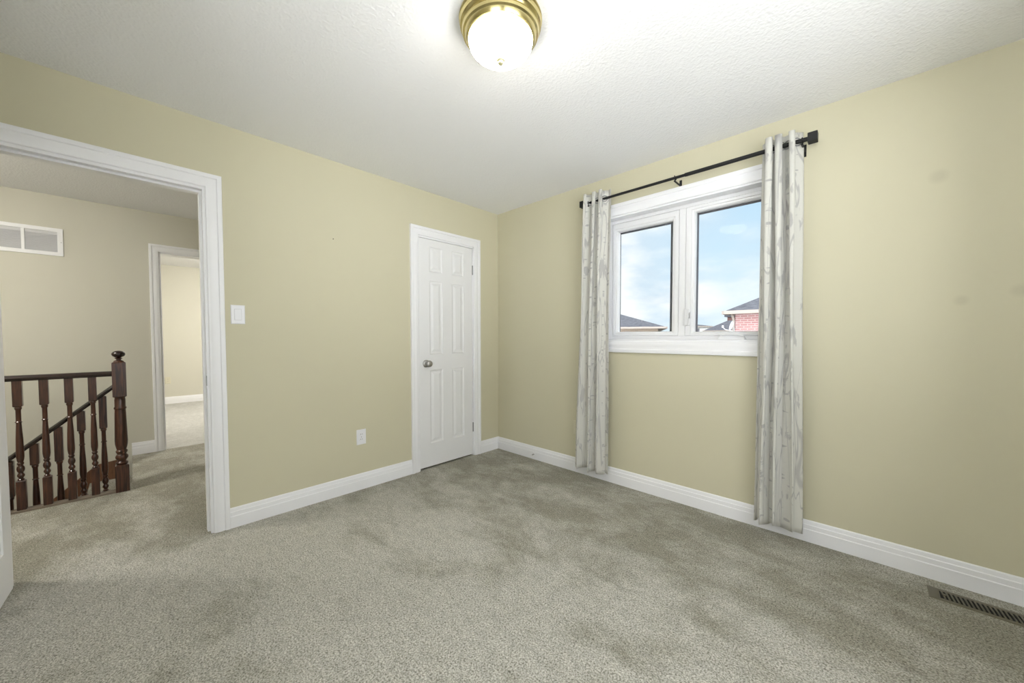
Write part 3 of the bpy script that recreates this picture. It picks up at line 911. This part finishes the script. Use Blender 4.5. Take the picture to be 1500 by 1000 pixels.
# floor register along the window wall
fr = empty('floor_register', (3.19, -.148, 0))
tag(fr, 'olive brown metal floor register in the carpet by the baseboard', 'floor register')
bm = bmesh.new()
L0, W0 = .170, .056
def slope_plate(bm):
    hx, hy, ox, oy = L0, W0, L0 - .036, W0 - .022
    z = [0.0005, .0035, .0045]
    loops = [[(hx, hy, z[0])], [(hx - .006, hy - .006, z[1])], [(ox + .004, oy + .004, z[2])], [(ox, oy, .001)]]
    lp = []
    for (a,) in loops:
        x, y, zz = a
        lp.append([bm.verts.new((sx * x, sy * y, zz)) for sx, sy in ((-1, -1), (1, -1), (1, 1), (-1, 1))])
    for A, B in zip(lp, lp[1:]):
        for k in range(4): bm.faces.new([A[k], A[(k + 1) % 4], B[(k + 1) % 4], B[k]])
slope_plate(bm); link('register_rim', bm, M['register'], fr)
bm = bmesh.new(); box(bm, -.134, .134, -.034, .034, .0003, .0008); link('duct_opening', bm, M['dark'], fr)
bm = bmesh.new()
n = 19
for k in range(n):
    x = -.130 + .260 * (k + .5) / n
    v = box(bm, x - .0026, x + .0026, -.034, .034, .0010, .0042)
    for q in v: q.co.x -= .0035 * (q.co.y / .034)
link('register_grille', bm, M['register'], fr)
bm = bmesh.new(); box(bm, -.1275, -.116, -.006, .006, .0045, .0075); link('damper_lever', bm, M['register'], fr)

# return air vent high on the hall wall
av = empty('air_vent', (HX, -3.505, 2.025))
tag(av, 'white return air vent high on the hall wall above the stairs', 'air vent')
hw, hh = .420, .122
bm = bmesh.new()
mods = 4; inw = 2 * (hw - .034); dv = .018; mw = (inw - dv * (mods - 1)) / mods
box(bm, 0, .008, -hw, hw, hh - .033, hh); box(bm, 0, .008, -hw, hw, -hh, -hh + .033)
box(bm, 0, .008, -hw, -hw + .034, -hh + .033, hh - .033); box(bm, 0, .008, hw - .034, hw, -hh + .033, hh - .033)
link('vent_frame', bm, M['white'], av, bevel=.002)
y = hw - .034
for k in range(mods):
    if k: BX('vent_divider', M['white'], 0, .009, y, y + dv, -hh + .033, hh - .033, av)
    bm = bmesh.new()
    box(bm, .0002, .001, y - mw, y, -hh + .033, hh - .033)
    for j in range(17):
        z = -hh + .036 + j * .0092
        v = box(bm, .001, .006, y - mw, y, z, z + .0018)
        for q in v:
            if q.co.x > .003: q.co.z -= .004
    link('louvre_panel', bm, M['ventback'], av)
    y -= mw + dv
for sy in (-1, 1):
    bm = bmesh.new(); lathe(bm, [(0, .008), (.003, .008), (.003, .0095), (0, .010)], 10, (0, sy * (hw - .012), 0), 'x'); link('screw', bm, M['steel'], av)

# ------------------------------------------------------------------ stairs and railings
st = empty('staircase', (-1.88, WEDGE, -.197))
st['label'] = 'carpeted stairs going down beyond the hall railing'; st['category'] = 'stairs'
RISE, RUN, FIRST = .197, .215, .262
bm = bmesh.new()
yy = WEDGE
NST = 7
for k in range(NST):
    run = FIRST if k == 0 else RUN
    z = -(k + 1) * RISE
    box(bm, HX + .001, SX + .018, yy - run - .02, yy, z - .04, z)            # tread with nosing
    box(bm, HX + .001, SX + .018, yy - run, yy - run + .02 if k else yy - run + .02, z - RISE, z - .03)
    yy -= run
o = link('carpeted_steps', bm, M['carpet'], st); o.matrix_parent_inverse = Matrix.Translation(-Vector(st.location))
# skirt board following the flight on the far wall
bm = bmesh.new()
sl = RISE / RUN
yA, yB = WEDGE - .055, WEDGE - .235
yC = -4.25
pts = [(yA, -.012), (yB, -.035), (yC, -.035 - (yB - yC) * sl), (yC, -.30 - (yB - yC) * sl), (yB - .02, -.25), (yA, -.215)]
f = [[bm.verts.new((x, y, z)) for y, z in pts] for x in (HX + .001, HX + .020)]
bm.faces.new(f[0]); bm.faces.new(f[1])
for i in range(6): bm.faces.new([f[0][i], f[0][(i + 1) % 6], f[1][(i + 1) % 6], f[1][i]])
o = link('skirt_board', bm, M['stringer'], st); o.matrix_parent_inverse = Matrix.Translation(-Vector(st.location)); o['label'] = 'brown stained skirt board'

def sq_lathe(bm, segs, c):
    """turned post: list of ('sq', half, z0, z1) and ('tn', [(r,z)...])"""
    for s in segs:
        if s[0] == 'sq':
            h, z0, z1 = s[1:]
            ch = min(.006, h * .3)
            lp = []
            for hh_, z in ((h - ch, z0), (h, z0 + ch * .8), (h, z1 - ch * .8), (h - ch, z1)):
                lp.append([bm.verts.new((c[0] + sx * hh_, c[1] + sy * hh_, c[2] + z)) for sx, sy in ((-1, -1), (1, -1), (1, 1), (-1, 1))])
            for A, B in zip(lp, lp[1:]):
                for k in range(4): bm.faces.new([A[k], A[(k + 1) % 4], B[(k + 1) % 4], B[k]])
            bm.faces.new(lp[0]); bm.faces.new(lp[-1])
        else: lathe(bm, s[1], 20, c)

def baluster_segs(base_top, neck, top):
    """base_top: top of square foot; neck: underside of the square head; top: top of head"""
    b = base_top; L_ = neck - b
    tn = [(0, b - .002), (.013, b), (.016, b + .008), (.010, b + .014), (.010, b + .018), (.0165, b + .030), (.0165, b + .038), (.0105, b + .050), (.0105, b + .054),
          (.016, b + .064), (.0185, b + .078), (.016, b + .092), (.0105, b + .102), (.0150, b + .112), (.0155, b + .118), (.0115, b + .124),
          (.0150, b + .134), (.0180, b + .16), (.0180, b + .185), (.0160, b + .185 + (L_ - .30) * .5), (.0120, neck - .115), (.0120, neck - .108),
          (.0170, neck - .102), (.0120, neck - .096), (.0120, neck - .022), (.0150, neck - .016), (.0165, neck - .008), (.013, neck), (0, neck + .002)]
    return [('sq', .0205, 0, b), ('tn', tn), ('sq', .0205, neck, top)]

gr = empty('guard_railing', (-1.28, -2.75, 0))
tag(gr, 'dark wooden level landing railing with turned balusters and round topped newel post', 'railing')
def gpart(name, bm, m, par, **k):
    o = link(name, bm, m, par, **k); o.matrix_parent_inverse = Matrix.Translation(-Vector(par.location)); return o
NX, NY = -1.285, -2.750
bm = bmesh.new()
sq_lathe(bm, [('sq', .037, -.23, .205),
    ('tn', [(0, .203), (.026, .205), (.034, .213), (.034, .222), (.024, .232), (.024, .238), (.034, .252), (.036, .262), (.034, .272), (.025, .284), (.025, .288), (.032, .300), (.033, .308), (.026, .320),
            (.029, .330), (.0345, .36), (.036, .39), (.0345, .46), (.031, .60), (.0295, .625), (.034, .632), (.0345, .640), (.030, .648), (.030, .70), (.028, .715), (.030, .722), (0, .724)]),
    ('sq', .037, .722, .985),
    ('tn', [(0, .984), (.030, .985), (.026, .995), (.014, 1.002), (.013, 1.008), (.020, 1.012), (.021, 1.016), (.015, 1.020)])], (NX, NY, 0))
nw = gpart('newel_post', bm, M['wood'], gr, smooth=35)
bm = bmesh.new()
lathe(bm, [(0, 1.019)] + [(.0375 * math.sin(PI * k / 12), 1.046 - .0270 * math.cos(PI * k / 12)) for k in range(1, 12)] + [(0, 1.073)], 24, (NX, NY, 0))
o = link('newel_cap', bm, M['rail'], nw, smooth=60); o['label'] = 'flattened ball cap'
YE = -4.55
RP = [(-.024, .0), (-.028, .010), (-.029, .020), (-.022, .032), (-.010, .038), (.010, .038), (.022, .032), (.029, .020), (.028, .010), (.024, .0)]
def rail_mesh(x, y0, z0, y1, z1):
    bm = bmesh.new()
    A = [bm.verts.new((x + a, y0, z0 + b)) for a, b in RP]; B = [bm.verts.new((x + a, y1, z1 + b)) for a, b in RP]
    n = len(RP)
    for i in range(n): bm.faces.new([A[i], A[(i + 1) % n], B[(i + 1) % n], B[i]])
    bm.faces.new(A); bm.faces.new(B)
    return bm
gpart('handrail', rail_mesh(-1.28, NY - .037, .882, YE, .882), M['rail'], gr, smooth=35)['label'] = 'almost black rounded handrail'
bm = bmesh.new(); box(bm, SX - .004, -1.250, YE, NY - .037, .0005, .014); gpart('shoe_plate', bm, M['shoe'], gr)
bm = bmesh.new(); sq_lathe(bm, baluster_segs(.20, .697, .884), (0, 0, 0))
bal0 = link('baluster', bm, M['wood'], gr, smooth=35)
sp = .1105
y0 = -2.886
for k in range(15):
    b = bal0 if k == 0 else bal0.copy()
    if k: COL.objects.link(b)
    b.parent = gr; b.location = (0, y0 - k * sp - gr.location.y, .012)

sr = empty('stair_railing', (-1.36, -2.80, -.197))
tag(sr, 'dark wooden sloping stair railing descending behind the level landing railing', 'railing')
XS = -1.365
slp = .905
ztopr = lambda y: .775 + (y + 2.786) * slp
ye = -4.3
gpart('handrail', rail_mesh(XS, NY - .030, ztopr(NY - .030), ye, ztopr(ye)), M['rail'], sr, smooth=35)['label'] = 'almost black rounded handrail'
for k in range(13):
    y = -2.842 - .1085 * k
    # which tread it stands on
    yy = WEDGE - FIRST; tz = -RISE
    while y < yy - .002: yy -= RUN; tz -= RISE
    zt = ztopr(y) - tz + .004
    bm = bmesh.new(); sq_lathe(bm, baluster_segs(.20, .20 + .48, zt), (XS, y, tz))
    gpart('baluster', bm, M['wood'], sr, smooth=35)

# ------------------------------------------------------------------ outdoors
struct_mesh('ground', lambda bm: box(bm, -400, 400, 2, 700, -3.6, -3.5), M['ground'])
bm = bmesh.new()
prev = None
rnd = random.Random(5)
top = []
for i in range(81):
    x = -500 + i * 12.5
    top.append((x, 8.5 + 1.6 * math.sin(x * .012) + 1.0 * math.sin(x * .031 + 1)))
for (xa, za), (xb, zb) in zip(top, top[1:]):
    A = [bm.verts.new(p) for p in ((xa, 420, -3.5), (xb, 420, -3.5), (xb, 450, zb), (xa, 450, za))]
    bm.faces.new(A)
    B = [bm.verts.new(p) for p in ((xa, 480, -3.5), (xb, 480, -3.5))]
    bm.faces.new([A[3], A[2], B[1], B[0]])
bmesh.ops.remove_doubles(bm, verts=bm.verts, dist=.01)
link('hills', bm, M['hill'], kind='structure')

def hip_house(name, label, x0, x1, y0, y1, zeave, pitch, wallm, ov=.45, fh=.16, rot=0, corner=None):
    root = empty(name, ((x0 + x1) / 2, (y0 + y1) / 2, -3.5)); tag(root, label, 'house')
    inv = Matrix.Translation(-Vector(root.location))
    def part(n, bm, m, par=root, **k):
        o = link(n, bm, m, par, **k); o.matrix_parent_inverse = inv; return o
    bm = bmesh.new(); box(bm, x0, x1, y0, y1, -3.5, zeave - .10); w = part('house_wall', bm, wallm)
    bm = bmesh.new()
    a, b, c_, d = x0 - ov, x1 + ov, y0 - ov, y1 + ov
    hw_ = min(b - a, d - c_) / 2
    zr = zeave + pitch * hw_
    base_ = [(a, c_, zeave), (b, c_, zeave), (b, d, zeave), (a, d, zeave)]
    if b - a > d - c_: rid = [(a + hw_, (c_ + d) / 2, zr), (b - hw_, (c_ + d) / 2, zr)]; F = [(0, 1, 5, 4), (1, 2, 5), (2, 3, 4, 5), (3, 0, 4)]
    else: rid = [((a + b) / 2, c_ + hw_, zr), ((a + b) / 2, d - hw_, zr)]; F = [(0, 1, 4), (1, 2, 5, 4), (2, 3, 5), (3, 0, 4, 5)]
    V = [bm.verts.new(p) for p in base_ + rid]
    for q in F: bm.faces.new([V[i] for i in q])
    bm.faces.new([V[i] for i in (3, 2, 1, 0)])
    rf = part('roof', bm, M['shingle'])
    bm = bmesh.new()
    for (e, f, g_, h_) in ((a, b, c_ - .1, c_ + .02), (a, b, d - .02, d + .1), (a - .1, a + .02, c_, d), (b - .02, b + .1, c_, d)): box(bm, e, f, g_, h_, zeave - fh, zeave + .01)
    part('gutter', bm, M['fascia'])
    if rot:
        cv = Vector((corner[0], corner[1], 0)); cc = Vector(root.location)
        nl_ = cv + Matrix.Rotation(rot, 3, 'Z') @ (cc - cv)
        root.location = (nl_.x, nl_.y, cc.z); root.rotation_euler = (0, 0, rot)
    bm = bmesh.new(); box(bm, a, b, c_, d, zeave - fh, zeave - fh + .02); part('soffit', bm, M['fascia'])
    return root, part, rf

# red brick house on the right of the view
hb, part, rf = hip_house('brick_house', 'red brick house with grey hip roof seen in the right window light', -1.28, 9.5, 15.0, 25.0, 2.24, .55, M['brick'], .33, .13)
bm = bmesh.new(); tube(bm, [(-1.36, 14.78, 2.10), (-1.34, 14.90, 1.98), (-1.33, 14.94, 1.85), (-1.33, 14.94, -3.4)], .05, 8); part('downspout', bm, M['fascia'])
# low grey roofed house behind, with its brick chimney
hg, part, rf = hip_house('grey_roof_house', 'grey roofed house with brick chimney behind the red brick house', -9.6, 4.0, 40.3, 43.2, 1.83, .58, M['siding'], .4, .2)
bm = bmesh.new(); box(bm, -8.55, -7.0, 43.2, 44.4, 1.0, 3.36); ch = part('chimney', bm, M['brickdark'])
bm = bmesh.new(); box(bm, -8.8, -6.8, 43.0, 44.6, 3.36, 3.62); link('chimney_cap', bm, M['shingle'], ch)
# tan house on the left of the view
hl, part, rf = hip_house('tan_brick_house', 'tan brick house with grey hip roof seen in the left window light', -26.0, -6.40, 20.0, 36.0, 1.775, .345, M['tan'], .42, .10, math.radians(24), (-5.99, 19.6))
for i, x in enumerate((-9.0, -8.35, -7.7)):
    bm = bmesh.new(); box(bm, x, x + .3, 19.93, 19.99, .35, 1.45); wn = part('house_window', bm, M['gasket'])
    bm = bmesh.new(); box(bm, x - .07, x, 19.90, 19.99, .30, 1.40); box(bm, x + .3, x + .35, 19.90, 19.99, .30, 1.40); box(bm, x, x + .3, 19.90, 19.99, 1.45, 1.50)
    part('window_surround', bm, M['siding'])
bm = bmesh.new(); lathe(bm, [(0, 1.6), (.06, 1.6), (.06, 2.22), (0, 2.22)], 10, (-7.35, 20.65, 0)); part('roof_pipe', bm, M['gasket'])
# pale houses far off
for i, (x, y, w_, zt, lab) in enumerate(((-17.3, 60, 3.2, 2.85, 'distant pale house with gable showing at the left edge of the right window light'), (-13.4, 62, 2.0, 2.3, 'distant pale low house left of the grey roofed house'))):
    hw2, part, rf = hip_house('distant_house', lab, x - w_ / 2, x + w_ / 2, y, y + 5, zt, .16, M['pale'], .3, .15)
    for dx in (-.7, .35):
        bm = bmesh.new(); box(bm, x + dx, x + dx + .35, y - .05, y, zt - .9, zt - .35); part('house_window', bm, M['gasket'])

# satellite dish on a mast in front of the brick corner
dish = empty('satellite_dish', (-1.17, 14.2, 1.60))
tag(dish, 'white satellite dish at the corner of the red brick house', 'satellite dish')
bm = bmesh.new()
lathe(bm, [(0, 0), (.06, .006), (.12, .024), (.18, .054), (.205, .07), (.20, .074), (.12, .033), (0, .008)], 28)
o = link('reflector', bm, M['dish'], dish, smooth=60); o.rotation_euler = (math.radians(75), 0, math.radians(-62)); o.location = (0, 0, 0)
bm = bmesh.new(); tube(bm, [(.05, .05, -5.1), (.05, .05, -.25), (.0, .0, -.02)], .025, 8); link('mast', bm, M['siding'], dish)
bm = bmesh.new(); tube(bm, [(0, 0, -.2), (-.22, -.22, -.14), (-.30, -.26, -.04)], .014, 8); lathe(bm, [(0, -.045), (.035, -.045), (.035, .045), (0, .045)], 10, (-.30, -.26, -.02)); link('receiver_arm', bm, M['dish'], dish)
